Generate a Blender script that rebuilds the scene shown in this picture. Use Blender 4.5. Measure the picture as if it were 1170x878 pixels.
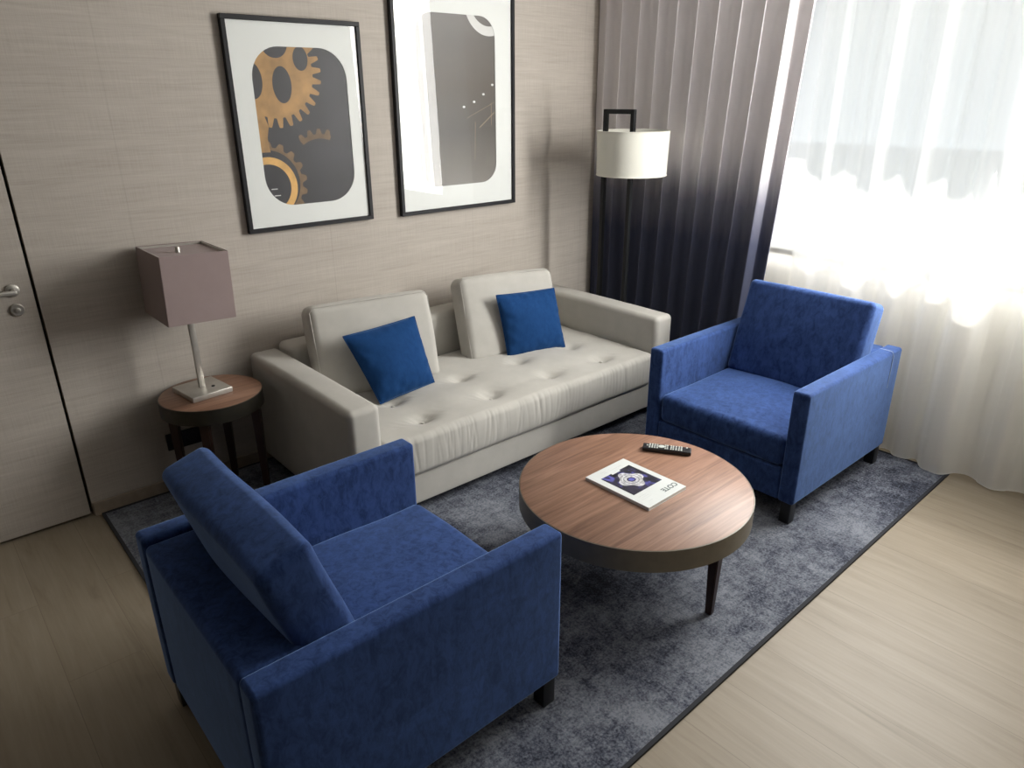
import bpy, bmesh, math, random
from mathutils import Vector, Matrix, noise
for o in list(bpy.data.objects):
    bpy.data.objects.remove(o)
S = bpy.context.scene
COL = S.collection
PI = math.pi

# ------------------------------------------------------------------ camera, sky, sun, exposure
cam = bpy.data.cameras.new('camera')
cam.sensor_fit = 'HORIZONTAL'
cam.sensor_width = 36.0
cam.lens = 819.4458 / 1170 * 36.0
cam.clip_start = 0.02
camo = bpy.data.objects.new('camera', cam)
COL.objects.link(camo)
R_ = Vector((0.75209223, -0.65903671, -0.00528094))
U_ = Vector((0.24993903, 0.27779763, 0.92755537))
F_ = Vector((0.60982601, 0.69892709, -0.37364844))
camo.matrix_world = Matrix(((R_.x, U_.x, -F_.x, -0.39946767), (R_.y, U_.y, -F_.y, -3.31204616),
                            (R_.z, U_.z, -F_.z, 1.73516082), (0, 0, 0, 1)))
S.camera = camo

SKY = 2.5
SUN = 7.0
w = bpy.data.worlds.new('sky')
S.world = w
w.use_nodes = True
wn = w.node_tree
wn.nodes['Background'].inputs[0].default_value = (0.86, 0.94, 1.0, 1)
wn.nodes['Background'].inputs[1].default_value = SKY
sl = bpy.data.lights.new('sun', 'SUN')
sl.energy = SUN
sl.angle = math.radians(0.6)
sl.color = (1.0, 0.95, 0.86)
so = bpy.data.objects.new('sun', sl)
COL.objects.link(so)
so.location = (8, -2, 12)
so.rotation_euler = Vector((-1.0, -0.14, -1.6)).to_track_quat('-Z', 'Y').to_euler()
pl = bpy.data.lights.new('window_portal', 'AREA')
pl.shape = 'RECTANGLE'
pl.size, pl.size_y = 1.5, 2.05
pl.cycles.is_portal = True
po = bpy.data.objects.new('window_portal', pl)
COL.objects.link(po)
po.location = (3.70, -1.95, 1.71)
po.rotation_euler = Vector((-1, 0, 0)).to_track_quat('-Z', 'Y').to_euler()
def area(name, loc, direction, sx, sy, watts, col):
    l = bpy.data.lights.new(name, 'AREA')
    l.shape = 'RECTANGLE'
    l.size, l.size_y = sx, sy
    l.energy = watts
    l.color = col
    o = bpy.data.objects.new(name, l)
    COL.objects.link(o)
    o.location = loc
    o.rotation_euler = Vector(direction).to_track_quat('-Z', 'Y').to_euler()
    return o
# added fill strips on the room side of the sheer, strengths varied like folds
for i, k in enumerate((.85, 1.2, .9, 1.25, .85, 1.15, .9, 1.2, .85, 1.1)):
    area('window_fill', (3.15, -1.76 - .117 * i, 1.72), (-1, .36, -.06), .105, 1.5, 9.2 * k, (1.0, .985, .95))
# added fill under the sill, brightens the lower sheer from behind
area('window_fill', (3.345, -2.1, .918), (-.12, 0, -1), .05, 1.95, 2.8, (1.0, .97, .90)).rotation_euler = (0, math.radians(7), 0)
area('ceiling_fill', (1.9, -4.6, 2.58), (-.1, .25, -1), 1.4, 1.4, 19, (1.0, .96, .90))  # added soft fill at the ceiling, out of view, no known fitting
S.view_settings.view_transform = 'Standard'
S.view_settings.look = 'None'
S.view_settings.gamma = 1.0
S.view_settings.use_curve_mapping = False
S.view_settings.exposure = 0.0
S.cycles.max_bounces = 10
S.cycles.diffuse_bounces = 6
S.cycles.transparent_max_bounces = 16
S.cycles.sample_clamp_indirect = 6.0
S.cycles.caustics_reflective = False
S.cycles.caustics_refractive = False

# ------------------------------------------------------------------ material helpers
class NT:
    def __init__(self, name):
        self.m = bpy.data.materials.new(name)
        self.m.use_nodes = True
        self.t = self.m.node_tree
        self.b = self.t.nodes['Principled BSDF']
        self.out = self.t.nodes['Material Output']
    def n(self, typ, **kw):
        d = self.t.nodes.new(typ)
        for k, v in kw.items():
            setattr(d, k, v)
        return d
    def link(self, a, b):
        self.t.links.new(a, b)
    def coords(self, scale=(1, 1, 1), rot=(0, 0, 0), loc=(0, 0, 0), kind='Object'):
        tc = self.n('ShaderNodeTexCoord')
        mp = self.n('ShaderNodeMapping')
        mp.inputs['Scale'].default_value = scale
        mp.inputs['Rotation'].default_value = rot
        mp.inputs['Location'].default_value = loc
        self.link(tc.outputs[kind], mp.inputs[0])
        return mp.outputs[0]
    def noise(self, vec, scale=5, detail=4, rough=.5, dist=0):
        d = self.n('ShaderNodeTexNoise')
        d.inputs['Scale'].default_value = scale
        d.inputs['Detail'].default_value = detail
        d.inputs['Roughness'].default_value = rough
        d.inputs['Distortion'].default_value = dist
        self.link(vec, d.inputs['Vector'])
        return d.outputs['Fac']
    def ramp(self, fac, stops, interp='LINEAR'):
        d = self.n('ShaderNodeValToRGB')
        d.color_ramp.interpolation = interp
        e = d.color_ramp.elements
        e[0].position, e[0].color = stops[0][0], (*stops[0][1], 1)
        e[1].position, e[1].color = stops[-1][0], (*stops[-1][1], 1)
        for p, c in stops[1:-1]:
            x = e.new(p)
            x.color = (*c, 1)
        self.link(fac, d.inputs[0])
        return d.outputs[0]
    def mix(self, fac, a, b, blend='MIX'):
        d = self.n('ShaderNodeMix', data_type='RGBA', blend_type=blend)
        for i, v in ((0, fac), (6, a), (7, b)):
            if hasattr(v, 'links'):
                self.link(v, d.inputs[i])
            elif i == 0:
                d.inputs[0].default_value = v
            else:
                d.inputs[i].default_value = (*v, 1)
        return d.outputs[2]
    def bump(self, h, strength=.3, dist=.002):
        d = self.n('ShaderNodeBump')
        d.inputs['Strength'].default_value = strength
        d.inputs['Distance'].default_value = dist
        self.link(h, d.inputs['Height'])
        self.link(d.outputs[0], self.b.inputs['Normal'])
    def set(self, **kw):
        for k, v in kw.items():
            k = {'col': 'Base Color', 'rough': 'Roughness', 'metal': 'Metallic', 'sheen': 'Sheen Weight',
                 'sheenr': 'Sheen Roughness', 'tint': 'Sheen Tint', 'spec': 'Specular IOR Level',
                 'coat': 'Coat Weight', 'coatr': 'Coat Roughness'}[k]
            s = self.b.inputs[k]
            if hasattr(v, 'links'):
                self.link(v, s)
            elif isinstance(v, tuple):
                s.default_value = (*v, 1)
            else:
                s.default_value = v
        return self

def plain(name, col, rough=.5, metal=0., var=.08, vs=30, **kw):
    """simple procedural material: colour with a faint noise variation"""
    q = NT(name)
    f = q.noise(q.coords(), vs, 3)
    a = tuple(c * (1 - var) for c in col)
    b = tuple(min(1, c * (1 + var)) for c in col)
    q.set(col=q.ramp(f, [(.3, a), (.7, b)]), rough=rough, metal=metal, **kw)
    return q.m

def m_wallpaper():
    q = NT('grasscloth_wallpaper')
    f1 = q.noise(q.coords((1.5, 1.5, 42)), 2.2, 7, .66, .35)
    f2 = q.noise(q.coords((7, 7, 250)), 1.2, 3, .6)
    f3 = q.noise(q.coords(), 1.1, 2)
    f4 = q.noise(q.coords((260, 260, 7)), 1., 2)
    f5 = q.noise(q.coords((1.1, 1.1, 13)), 1.8, 5, .6, .3)
    c = q.ramp(f1, [(.28, (.300, .265, .230)), (.45, (.415, .375, .330)), (.6, (.475, .435, .388)), (.74, (.54, .50, .45))])
    c = q.mix(.30, c, q.ramp(f2, [(.3, (.31, .27, .235)), (.7, (.56, .515, .46))]))
    c = q.mix(.28, c, q.ramp(f5, [(.35, (.33, .29, .252)), (.65, (.53, .487, .435))]))
    c = q.mix(.18, c, q.ramp(f4, [(.35, (.33, .29, .255)), (.65, (.54, .497, .447))]))
    c = q.mix(.2, c, q.ramp(f3, [(.3, (.40, .36, .317)), (.7, (.49, .45, .405))]))
    # faint drop joints between the wallpaper lengths
    sp = q.n('ShaderNodeSeparateXYZ')
    q.link(q.coords(kind='Object'), sp.inputs[0])
    mo = q.n('ShaderNodeMath', operation='PINGPONG')
    ad = q.n('ShaderNodeMath', operation='ADD')
    q.link(sp.outputs[0], ad.inputs[0])
    ad.inputs[1].default_value = 10 * .90 - .395
    q.link(ad.outputs[0], mo.inputs[0])
    mo.inputs[1].default_value = .45
    c = q.mix(1., c, q.ramp(mo.outputs[0], [(0, (.90, .90, .90)), (.004, (1, 1, 1))]), 'MULTIPLY')
    q.set(col=c, rough=.75, spec=.25)
    q.bump(f2, .3, .002)
    return q.m

def m_floor():
    q = NT('oak_plank_floor')
    v = q.coords((1, 1, 1), (0, 0, PI / 2), (.31, .08, 0))
    br = q.n('ShaderNodeTexBrick')
    q.link(v, br.inputs['Vector'])
    br.inputs['Scale'].default_value = 1
    br.inputs['Brick Width'].default_value = 1.35
    br.inputs['Row Height'].default_value = .225
    br.inputs['Mortar Size'].default_value = .0012
    br.inputs['Mortar Smooth'].default_value = .3
    br.offset = .37
    br.inputs['Color1'].default_value = (.0, .0, .0, 1)
    br.inputs['Color2'].default_value = (1, 1, 1, 1)
    br.inputs['Mortar'].default_value = (.4, .4, .4, 1)
    # shift the grain from plank to plank
    tc = q.coords((9, .9, 1))
    ad = q.n('ShaderNodeVectorMath', operation='ADD')
    sc = q.n('ShaderNodeVectorMath', operation='SCALE')
    q.link(br.outputs['Color'], sc.inputs[0])
    sc.inputs['Scale'].default_value = 7.
    q.link(tc, ad.inputs[0])
    q.link(sc.outputs[0], ad.inputs[1])
    g1 = q.noise(ad.outputs[0], 1.6, 6, .6, 1.2)
    tc2 = q.coords((90, 3, 1))
    g2 = q.noise(tc2, 1., 3, .6)
    c = q.ramp(g1, [(.25, (.165, .130, .090)), (.42, (.245, .203, .147)), (.6, (.285, .240, .180)), (.8, (.325, .278, .213))])
    c = q.mix(.22, c, q.ramp(g2, [(.3, (.18, .145, .10)), (.7, (.325, .277, .21))]))
    c = q.mix(.16, c, q.ramp(br.outputs['Color'], [(0, (.20, .163, .115)), (1, (.32, .272, .205))]))
    c = q.mix(br.outputs['Fac'], c, (.19, .153, .108))
    q.set(col=c, rough=.48, spec=.4)
    q.bump(g2, .08, .001)
    return q.m

def m_rug():
    q = NT('distressed_grey_rug')
    f1 = q.noise(q.coords(), 2.6, 12, .70, .3)
    f2 = q.noise(q.coords((75, 75, 75)), 1.5, 3, .7)
    f3 = q.noise(q.coords((9, 26, 9)), 1.3, 8, .78, .5)
    f4 = q.noise(q.coords((26, 9, 9), (0, 0, 0), (3.1, 1.7, 0)), 1.3, 8, .78, .5)
    def wsum(pairs):
        acc = None
        for f, k in pairs:
            d = q.n('ShaderNodeMath', operation='MULTIPLY_ADD')
            q.link(f, d.inputs[0])
            d.inputs[1].default_value = k
            d.inputs[2].default_value = -.5 * k + (.5 if acc is None else 0)
            if acc is not None:
                e = q.n('ShaderNodeMath', operation='ADD')
                q.link(acc, e.inputs[0])
                q.link(d.outputs[0], e.inputs[1])
                acc = e.outputs[0]
            else:
                acc = d.outputs[0]
        return acc
    t = wsum([(f1, 1.25), (f3, .75), (f4, .75), (f2, .85)])
    c = q.ramp(t, [(.26, (.016, .019, .031)), (.40, (.060, .067, .092)), (.54, (.125, .136, .165)), (.74, (.215, .230, .262))])
    q.set(col=c, rough=.95, spec=.1, sheen=.15)
    q.bump(f2, .6, .004)
    return q.m

def m_velvet(name, dark, light, tint, sheen=.6, scale=7.):
    """velvet whose pile is brushed this way and that in patches"""
    q = NT(name)
    f1 = q.noise(q.coords(), scale * .7, 9, .74, .9)
    f2 = q.noise(q.coords((1, 1, .5)), scale * 5.5, 8, .76, .6)
    f3 = q.noise(q.coords(), 420, 2)
    mid = tuple(.45 * a + .55 * b for a, b in zip(dark, light))
    d2 = tuple(.65 * a + .35 * b for a, b in zip(dark, light))
    c = q.ramp(f1, [(.33, d2), (.50, mid), (.64, light)])
    c = q.mix(.5, c, q.ramp(f2, [(.38, dark), (.58, light)]))
    q.set(col=c, rough=.85, spec=.10, sheen=sheen, sheenr=.36, tint=tint)
    q.bump(f3, .12, .001)
    return q.m

def m_fabric(name, col, var=.06, sheen=.15, rough=.9):
    q = NT(name)
    f1 = q.noise(q.coords(), 8, 5, .6)
    f2 = q.noise(q.coords(), 500, 2)
    c = q.ramp(f1, [(.3, tuple(x * (1 - var) for x in col)), (.7, tuple(min(1, x * (1 + var)) for x in col))])
    q.set(col=c, rough=rough, spec=.15, sheen=sheen, sheenr=.5)
    q.bump(f2, .18, .001)
    return q.m

def m_walnut(name, k=1.0):
    q = NT(name)
    f = q.noise(q.coords((1.1, 16, 3)), 1.7, 8, .62, 1.0)
    f2 = q.noise(q.coords((4, 140, 30)), 1.0, 3, .6)
    c = q.ramp(f, [(.28, (.085 * k, .040 * k, .024 * k)), (.46, (.175 * k, .092 * k, .058 * k)), (.60, (.235 * k, .130 * k, .086 * k)), (.75, (.29 * k, .168 * k, .115 * k))])
    c = q.mix(.25, c, q.ramp(f2, [(.35, (.09 * k, .045 * k, .028 * k)), (.65, (.27 * k, .155 * k, .105 * k))]))
    q.set(col=c, rough=.46, spec=.5)
    return q.m

def m_drape():
    """blackout drape graded from pale mauve grey at the top to navy below"""
    q = NT('ombre_drape')
    tc = q.coords()
    sp = q.n('ShaderNodeSeparateXYZ')
    q.link(tc, sp.inputs[0])
    f = q.noise(q.coords((1, 22, 1.2)), 1., 3, .6)
    mm = q.n('ShaderNodeMath', operation='MULTIPLY_ADD')
    q.link(f, mm.inputs[0])
    mm.inputs[1].default_value = .22
    q.link(sp.outputs[2], mm.inputs[2])
    mr = q.n('ShaderNodeMapRange')
    q.link(mm.outputs[0], mr.inputs[0])
    mr.inputs[1].default_value = 0.9
    mr.inputs[2].default_value = 1.6
    c = q.ramp(mr.outputs[0], [(.0, (.058, .064, .102)), (.22, (.064, .070, .112)), (.55, (.20, .197, .24)), (.82, (.58, .555, .575)), (1., (.70, .665, .675))])
    f2 = q.noise(q.coords((1, 1, 1)), 400, 2)
    q.set(col=c, rough=.8, spec=.2, sheen=.2)
    q.bump(f2, .1, .001)
    return q.m

def m_sheer():
    q = NT('white_sheer_voile')
    tr = q.n('ShaderNodeBsdfTransparent')
    tr.inputs[0].default_value = (1, 1, 1, 1)
    tl = q.n('ShaderNodeBsdfTranslucent')
    di = q.n('ShaderNodeBsdfDiffuse')
    f = q.noise(q.coords((1, 14, .4)), 1., 3)
    c = q.ramp(f, [(.3, (.86, .87, .86)), (.7, (.94, .94, .93))])
    q.link(c, tl.inputs[0])
    q.link(c, di.inputs[0])
    a = q.n('ShaderNodeMixShader')
    a.inputs[0].default_value = .52
    q.link(tl.outputs[0], a.inputs[1])
    q.link(di.outputs[0], a.inputs[2])
    # seen edge-on the weave closes up
    lw = q.n('ShaderNodeLayerWeight')
    lw.inputs[0].default_value = .35
    mr = q.n('ShaderNodeMapRange')
    q.link(lw.outputs['Facing'], mr.inputs[0])
    mr.inputs[3].default_value = .91
    mr.inputs[4].default_value = .95
    b = q.n('ShaderNodeMixShader')
    q.link(mr.outputs[0], b.inputs[0])
    q.link(tr.outputs[0], b.inputs[1])
    q.link(a.outputs[0], b.inputs[2])
    q.link(b.outputs[0], q.out.inputs[0])
    return q.m

def m_glass(name, refl):
    """thin clear pane: each face lets most light through and mirrors a little"""
    q = NT(name)
    tr = q.n('ShaderNodeBsdfTransparent')
    gl = q.n('ShaderNodeBsdfGlossy')
    gl.inputs['Roughness'].default_value = .015
    b = q.n('ShaderNodeMixShader')
    b.inputs[0].default_value = refl
    q.link(tr.outputs[0], b.inputs[1])
    q.link(gl.outputs[0], b.inputs[2])
    q.link(b.outputs[0], q.out.inputs[0])
    return q.m

def m_grad_print():
    q = NT('grey_gradient_print')
    sp = q.n('ShaderNodeSeparateXYZ')
    q.link(q.coords(), sp.inputs[0])
    mr = q.n('ShaderNodeMapRange')
    q.link(sp.outputs[2], mr.inputs[0])
    mr.inputs[1].default_value = .11
    mr.inputs[2].default_value = 1.0
    c = q.ramp(mr.outputs[0], [(0, (.20, .185, .165)), (.15, (.13, .118, .10)), (.35, (.062, .054, .044)), (.6, (.075, .06, .045)), (.85, (.11, .10, .088)), (1, (.16, .15, .14))])
    q.set(col=c, rough=.5)
    return q.m

M = {}
M['wall'] = m_wallpaper()
M['floor'] = m_floor()
M['rug'] = m_rug()
M['velvet'] = m_velvet('blue_velvet', (.0070, .0165, .058), (.041, .082, .238), (.36, .55, 1.0), .8)
M['velvet2'] = m_velvet('royal_blue_velvet', (.006, .034, .115), (.011, .052, .165), (.30, .55, 1.0), .3, 9.)
M['sofa'] = m_fabric('cream_woven_upholstery', (.445, .430, .396))
M['walnut'] = m_walnut('walnut_veneer', 1.35)
M['legwood'] = plain('dark_walnut_leg', (.034, .014, .010), .35)
M['bronze'] = plain('dark_bronze_band', (.165, .147, .113), .45, .15)
M['black'] = plain('black_lacquered_wood', (.010, .010, .011), .4)
M['blackmetal'] = plain('black_powder_coat', (.010, .011, .013), .45, .3)
M['nickel'] = plain('brushed_nickel', (.50, .48, .44), .38, .7)
M['bronzedark'] = plain('blackened_bronze_band', (.050, .046, .036), .34, .5)
M['shade_mauve'] = m_fabric('mauve_lamp_shade_fabric', (.285, .222, .215), .04)
M['shade_white'] = m_fabric('ivory_lamp_shade_fabric', (.70, .69, .62), .02)
M['drape'] = m_drape()
M['sheer'] = m_sheer()
M['frame'] = plain('black_picture_frame', (.010, .010, .012), .5, spec=.25)
M['mat'] = plain('white_mat_board', (.76, .78, .755), .8, var=.01)
M['matcut'] = plain('white_mat_bevel', (.9, .9, .88), .7, var=.01)
M['printdark'] = plain('charcoal_print', (.022, .022, .026), .5, var=.3, vs=8)
M['gold'] = plain('ochre_gear_print', (.36, .205, .072), .55, var=.3, vs=14)
M['goldlight'] = plain('bright_ochre_ring_print', (.62, .36, .11), .55, var=.2, vs=20)
M['golddim'] = plain('dim_ochre_gear_print', (.17, .105, .05), .55, var=.3, vs=18)
M['gradprint'] = m_grad_print()
M['printwhite'] = plain('pale_grey_print', (.62, .62, .60), .5, var=.03)
M['printline'] = plain('tan_line_print', (.26, .19, .12), .5)
M['picglass'] = m_glass('picture_glass', .021)
M['winglass'] = m_glass('window_glass', .05)
M['white'] = plain('white_window_frame', (.82, .82, .80), .4, var=.02)
M['ceiling'] = plain('matt_white_ceiling', (.80, .79, .76), .9, var=.02)
M['plaster'] = plain('beige_painted_plaster', (.70, .665, .59), .85, var=.03)
M['skirt'] = plain('taupe_wood_baseboard', (.30, .245, .19), .5, var=.12)
M['dark'] = plain('dark_gap', (.008, .007, .007), .8)
M['paper'] = plain('white_cover_paper', (.64, .67, .66), .45, var=.02)
M['pages'] = plain('page_edges', (.66, .65, .62), .8, var=.1, vs=200)
M['coverblue'] = None
M['rubber'] = plain('remote_black_plastic', (.012, .012, .014), .4)
M['button'] = plain('remote_grey_button', (.52, .55, .52), .5)
M['ground'] = plain('grey_asphalt_ground', (.13, .13, .125), .9, var=.06, vs=3)
M['stone'] = plain('white_window_sill', (.82, .81, .78), .4, var=.02)
M['rugedge'] = plain('charcoal_rug_binding', (.018, .019, .024), .9)
M['piping'] = plain('pale_blue_piping', (.30, .38, .55), .7)

def m_cover():
    q = NT('blue_black_cover_photo')
    f = q.noise(q.coords((14, 9, 1), (0, 0, .7)), 1.6, 3, .5, 1.4)
    c = q.ramp(f, [(.36, (.008, .008, .012)), (.52, (.03, .028, .06)), (.60, (.07, .07, .28)), (.72, (.12, .12, .42))])
    q.set(col=c, rough=.35)
    return q.m
M['coverblue'] = m_cover()
M['silver'] = plain('silver_print', (.52, .52, .54), .4, var=.45, vs=120)
M['dialblue'] = plain('blue_dial_print', (.10, .11, .42), .4)
M['ink'] = plain('grey_green_ink', (.12, .15, .15), .6)
M['inklight'] = plain('pale_grey_ink', (.55, .58, .58), .6)

# ------------------------------------------------------------------ mesh helpers
def to_obj(name, bm, mat, parent=None, smooth=True, sharp=40):
    bmesh.ops.recalc_face_normals(bm, faces=bm.faces[:])
    if smooth:
        lim = math.radians(sharp)
        for f in bm.faces:
            f.smooth = True
        for e in bm.edges:
            if len(e.link_faces) == 2 and e.calc_face_angle(0) > lim:
                e.smooth = False
    me = bpy.data.meshes.new(name)
    bm.to_mesh(me)
    bm.free()
    me.materials.append(mat)
    o = bpy.data.objects.new(name, me)
    COL.objects.link(o)
    if parent is not None:
        o.parent = parent
    return o

def thing(name, label, cat, loc=(0, 0, 0), rz=0, group=None):
    o = bpy.data.objects.new(name, None)
    o.empty_display_size = .1
    COL.objects.link(o)
    o.location = loc
    o.rotation_euler = (0, 0, rz)
    o['label'] = label
    o['category'] = cat
    if group:
        o['group'] = group
    return o

def tag(o, label, cat, group=None):
    o['label'] = label
    o['category'] = cat
    if group:
        o['group'] = group
    return o

def struct(o):
    o['kind'] = 'structure'
    return o

def box(bm, x0, x1, y0, y1, z0, z1, bev=0., seg=3, mtx=None):
    r = bmesh.ops.create_cube(bm, size=1)
    vs = r['verts']
    bmesh.ops.scale(bm, vec=(x1 - x0, y1 - y0, z1 - z0), verts=vs)
    bmesh.ops.translate(bm, vec=((x0 + x1) / 2, (y0 + y1) / 2, (z0 + z1) / 2), verts=vs)
    if bev > 0:
        es = list({e for v in vs for e in v.link_edges})
        rr = bmesh.ops.bevel(bm, geom=es, offset=bev, segments=seg, affect='EDGES', profile=.5)
        vs = list({v for f in rr['faces'] for v in f.verts} | {v for v in vs if v.is_valid})
    if mtx is not None:
        bmesh.ops.transform(bm, matrix=mtx, verts=[v for v in vs if v.is_valid])
    return bm

def nb():
    return bmesh.new()

def lathe(bm, prof, c=(0, 0, 0), n=96, cap=True):
    """profile of (r, z) turned about the vertical through c"""
    rings = []
    for r, z in prof:
        rings.append([bm.verts.new((c[0] + r * math.cos(2 * PI * i / n), c[1] + r * math.sin(2 * PI * i / n), c[2] + z)) for i in range(n)])
    for a, b in zip(rings, rings[1:]):
        for i in range(n):
            bm.faces.new((a[i], a[(i + 1) % n], b[(i + 1) % n], b[i]))
    if cap:
        bm.faces.new(rings[0][::-1])
        bm.faces.new(rings[-1])
    return bm

def axis_samples(h, r, n):
    """samples from -h to h, fine inside the rounded ends"""
    k = 5
    a = [-h + r * (1 - math.tan(PI / 4 * (1 - i / k))) for i in range(k)]
    inner = h - r
    m = [-inner + 2 * inner * i / n for i in range(n + 1)]
    return a + m + [-x for x in a[::-1]]

def softbox(hx, hy, hz, r, n=(10, 10, 4), bulge=(0, 0, 0), fn=None, mtx=None):
    """upholstery block: rounded edges, faces crowned outwards, optional displacement fn(p)"""
    bm = nb()
    A = [axis_samples(h, r, k) for h, k in zip((hx, hy, hz), n)]
    H = (hx, hy, hz)
    vd = {}
    def V(i, j, k):
        key = (i, j, k)
        if key in vd:
            return vd[key]
        p = Vector((A[0][i], A[1][j], A[2][k]))
        inn = Vector([max(-(H[a] - r), min(H[a] - r, p[a])) for a in range(3)])
        d = p - inn
        if d.length > 1e-9:
            p = inn + d.normalized() * r
        u = [p[a] / H[a] for a in range(3)]
        q = p.copy()
        for a in range(3):
            b, c = (a + 1) % 3, (a + 2) % 3
            q[a] += bulge[a] * u[a] * (1 - u[b] ** 2) * (1 - u[c] ** 2)
        if fn:
            q = fn(q, u)
        vd[key] = bm.verts.new(q)
        return vd[key]
    N = [len(a) for a in A]
    for a in range(3):
        b, c = (a + 1) % 3, (a + 2) % 3
        for side in (0, N[a] - 1):
            for i in range(N[b] - 1):
                for j in range(N[c] - 1):
                    qs = []
                    for di, dj in ((0, 0), (1, 0), (1, 1), (0, 1)):
                        key = [0, 0, 0]
                        key[a], key[b], key[c] = side, i + di, j + dj
                        qs.append(V(*key))
                    try:
                        bm.faces.new(qs)
                    except ValueError:
                        pass
    if mtx is not None:
        bmesh.ops.transform(bm, matrix=mtx, verts=bm.verts[:])
    return bm

def sweep_path(bm, pts, r, n=8):
    rings = []
    for i, p in enumerate(pts):
        p = Vector(p)
        t = (Vector(pts[min(i + 1, len(pts) - 1)]) - Vector(pts[max(i - 1, 0)])).normalized()
        a = t.orthogonal().normalized()
        if rings:
            a = (pa - t * pa.dot(t)).normalized()
        pa = a
        b = t.cross(a)
        rings.append([bm.verts.new(p + a * r * math.cos(2 * PI * k / n) + b * r * math.sin(2 * PI * k / n)) for k in range(n)])
    for x, y in zip(rings, rings[1:]):
        for k in range(n):
            bm.faces.new((x[k], x[(k + 1) % n], y[(k + 1) % n], y[k]))
    bm.faces.new(rings[0][::-1])
    bm.faces.new(rings[-1])
    return bm

def taper_leg(bm, cx, cy, z0, z1, w0, w1, bev=.003):
    """square tapering leg, w0 at the foot and w1 at the top"""
    box(bm, -.5, .5, -.5, .5, 0, 1)
    bm.verts.ensure_lookup_table()
    for v in bm.verts:
        s = w1 if v.co.z > .5 else w0
        v.co.x, v.co.y, v.co.z = cx + v.co.x * s, cy + v.co.y * s, z0 + v.co.z * (z1 - z0)
    bmesh.ops.bevel(bm, geom=bm.edges[:], offset=bev, segments=2, affect='EDGES')
    return bm

def copy_tree(o, parent=None):
    c = o.copy()
    COL.objects.link(c)
    if parent is not None:
        c.parent = parent
    for ch in list(o.children):
        copy_tree(ch, c)
    return c

# ------------------------------------------------------------------ room shell
XW = 3.42          # inner face of the window wall
XL, YB, ZC = -2.9, -6.2, 2.62
struct(to_obj('floor', box(nb(), XL - .1, XW + .02, YB - .1, .12, -.1, 0), M['floor'], smooth=False))
struct(to_obj('ceiling', box(nb(), XL - .1, 3.68, YB - .1, .12, ZC, ZC + .1), M['ceiling'], smooth=False))
bm = box(nb(), 0.006, XW, 0, .12, 0, ZC)
box(bm, XL - .1, -.93, 0, .12, 0, ZC)
box(bm, -.93, 0.006, 0, .12, 2.13, ZC)
struct(to_obj('wall_back', bm, M['wall'], smooth=False))
M['taupe'] = plain('dark_taupe_paint', (.13, .115, .10), .85)
struct(to_obj('wall_left', box(nb(), XL - .1, XL, YB, 0, 0, ZC), M['taupe'], smooth=False))
struct(to_obj('wall_rear', box(nb(), XL - .1, XW, YB - .1, YB, 0, ZC), M['taupe'], smooth=False))
WY0, WY1, WZ0, WZ1 = -2.98, -.93, .955, 2.46
bm = box(nb(), XW, 3.68, YB - .1, .12, -.1, WZ0)
box(bm, XW, 3.68, YB - .1, .12, WZ1, ZC)
box(bm, XW, 3.68, WY1, .12, WZ0, WZ1)
box(bm, XW, 3.68, YB - .1, WY0, WZ0, WZ1)
struct(to_obj('wall_right', bm, M['plaster'], smooth=False))
# flush door covered with the same wallpaper, dark gap round it
d = struct(to_obj('door_1', box(nb(), -.92, -.006, 0.0, .045, .014, 2.12, .001, 1), M['wall'], smooth=False))
bm = box(nb(), -.929, .006, .046, .118, 0, 2.129)
struct(to_obj('trim_1', bm, M['dark'], smooth=False))
def handle():
    bm = lathe(nb(), [(.0245, 0), (.0245, .008), (.022, .010)], n=40)
    lathe(bm, [(.0095, .01), (.0095, .047)], n=24)
    bmesh.ops.rotate(bm, matrix=Matrix.Rotation(PI / 2, 3, 'X'), verts=bm.verts[:])
    box(bm, -.118, .010, -.058, -.042, -.009, .009, .006, 3)
    bmesh.ops.translate(bm, vec=(-.072, 0, 1.045), verts=bm.verts[:])
    o = to_obj('door_handle', bm, M['nickel'], d)
    bm = lathe(nb(), [(.0245, 0), (.0245, .008), (.021, .011), (.010, .011), (.010, .016), (.0085, .017)], n=40)
    bmesh.ops.rotate(bm, matrix=Matrix.Rotation(PI / 2, 3, 'X'), verts=bm.verts[:])
    bmesh.ops.translate(bm, vec=(-.072, 0, .968), verts=bm.verts[:])
    to_obj('lock_rosette', bm, M['nickel'], d)
handle()
struct(to_obj('baseboard_back', box(nb(), .008, XW - .002, -.014, -.0005, 0, .064, .002, 2), M['skirt'], smooth=False))
struct(to_obj('baseboard_right', box(nb(), XW - .014, XW - .0005, YB + .002, -.016, 0, .064, .002, 2), M['skirt'], smooth=False))
# window in the right wall
win = thing('window_1', '', 'window')
del win['label'], win['category']
struct(win)
bm = nb()
GX = 3.575
for y0, y1, z0, z1 in ((WY0, WY1, WZ0 + .001, WZ0 + .06), (WY0, WY1, WZ1 - .06, WZ1), (WY0, WY0 + .06, WZ0 + .06, WZ1 - .06), (WY1 - .06, WY1, WZ0 + .06, WZ1 - .06)):
    box(bm, GX - .03, GX + .035, y0, y1, z0, z1, .004, 1)
to_obj('window_frame', bm, M['white'], win, smooth=False)
to_obj('window_pane', box(nb(), GX, GX + .004, WY0 + .05, WY1 - .05, WZ0 + .05, WZ1 - .05), M['winglass'], win, smooth=False)
struct(to_obj('trim_2', box(nb(), 3.305, 3.70, WY0 + .002, WY1 - .002, WZ0 - .022, WZ0 + .003, .004, 2), M['stone'], smooth=False))
struct(to_obj('trim_3', box(nb(), 3.68, 3.95, -5, .5, 2.46, 2.62), M['plaster'], smooth=False))   # unseen canopy, added to keep the sun off the upper sheer
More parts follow.
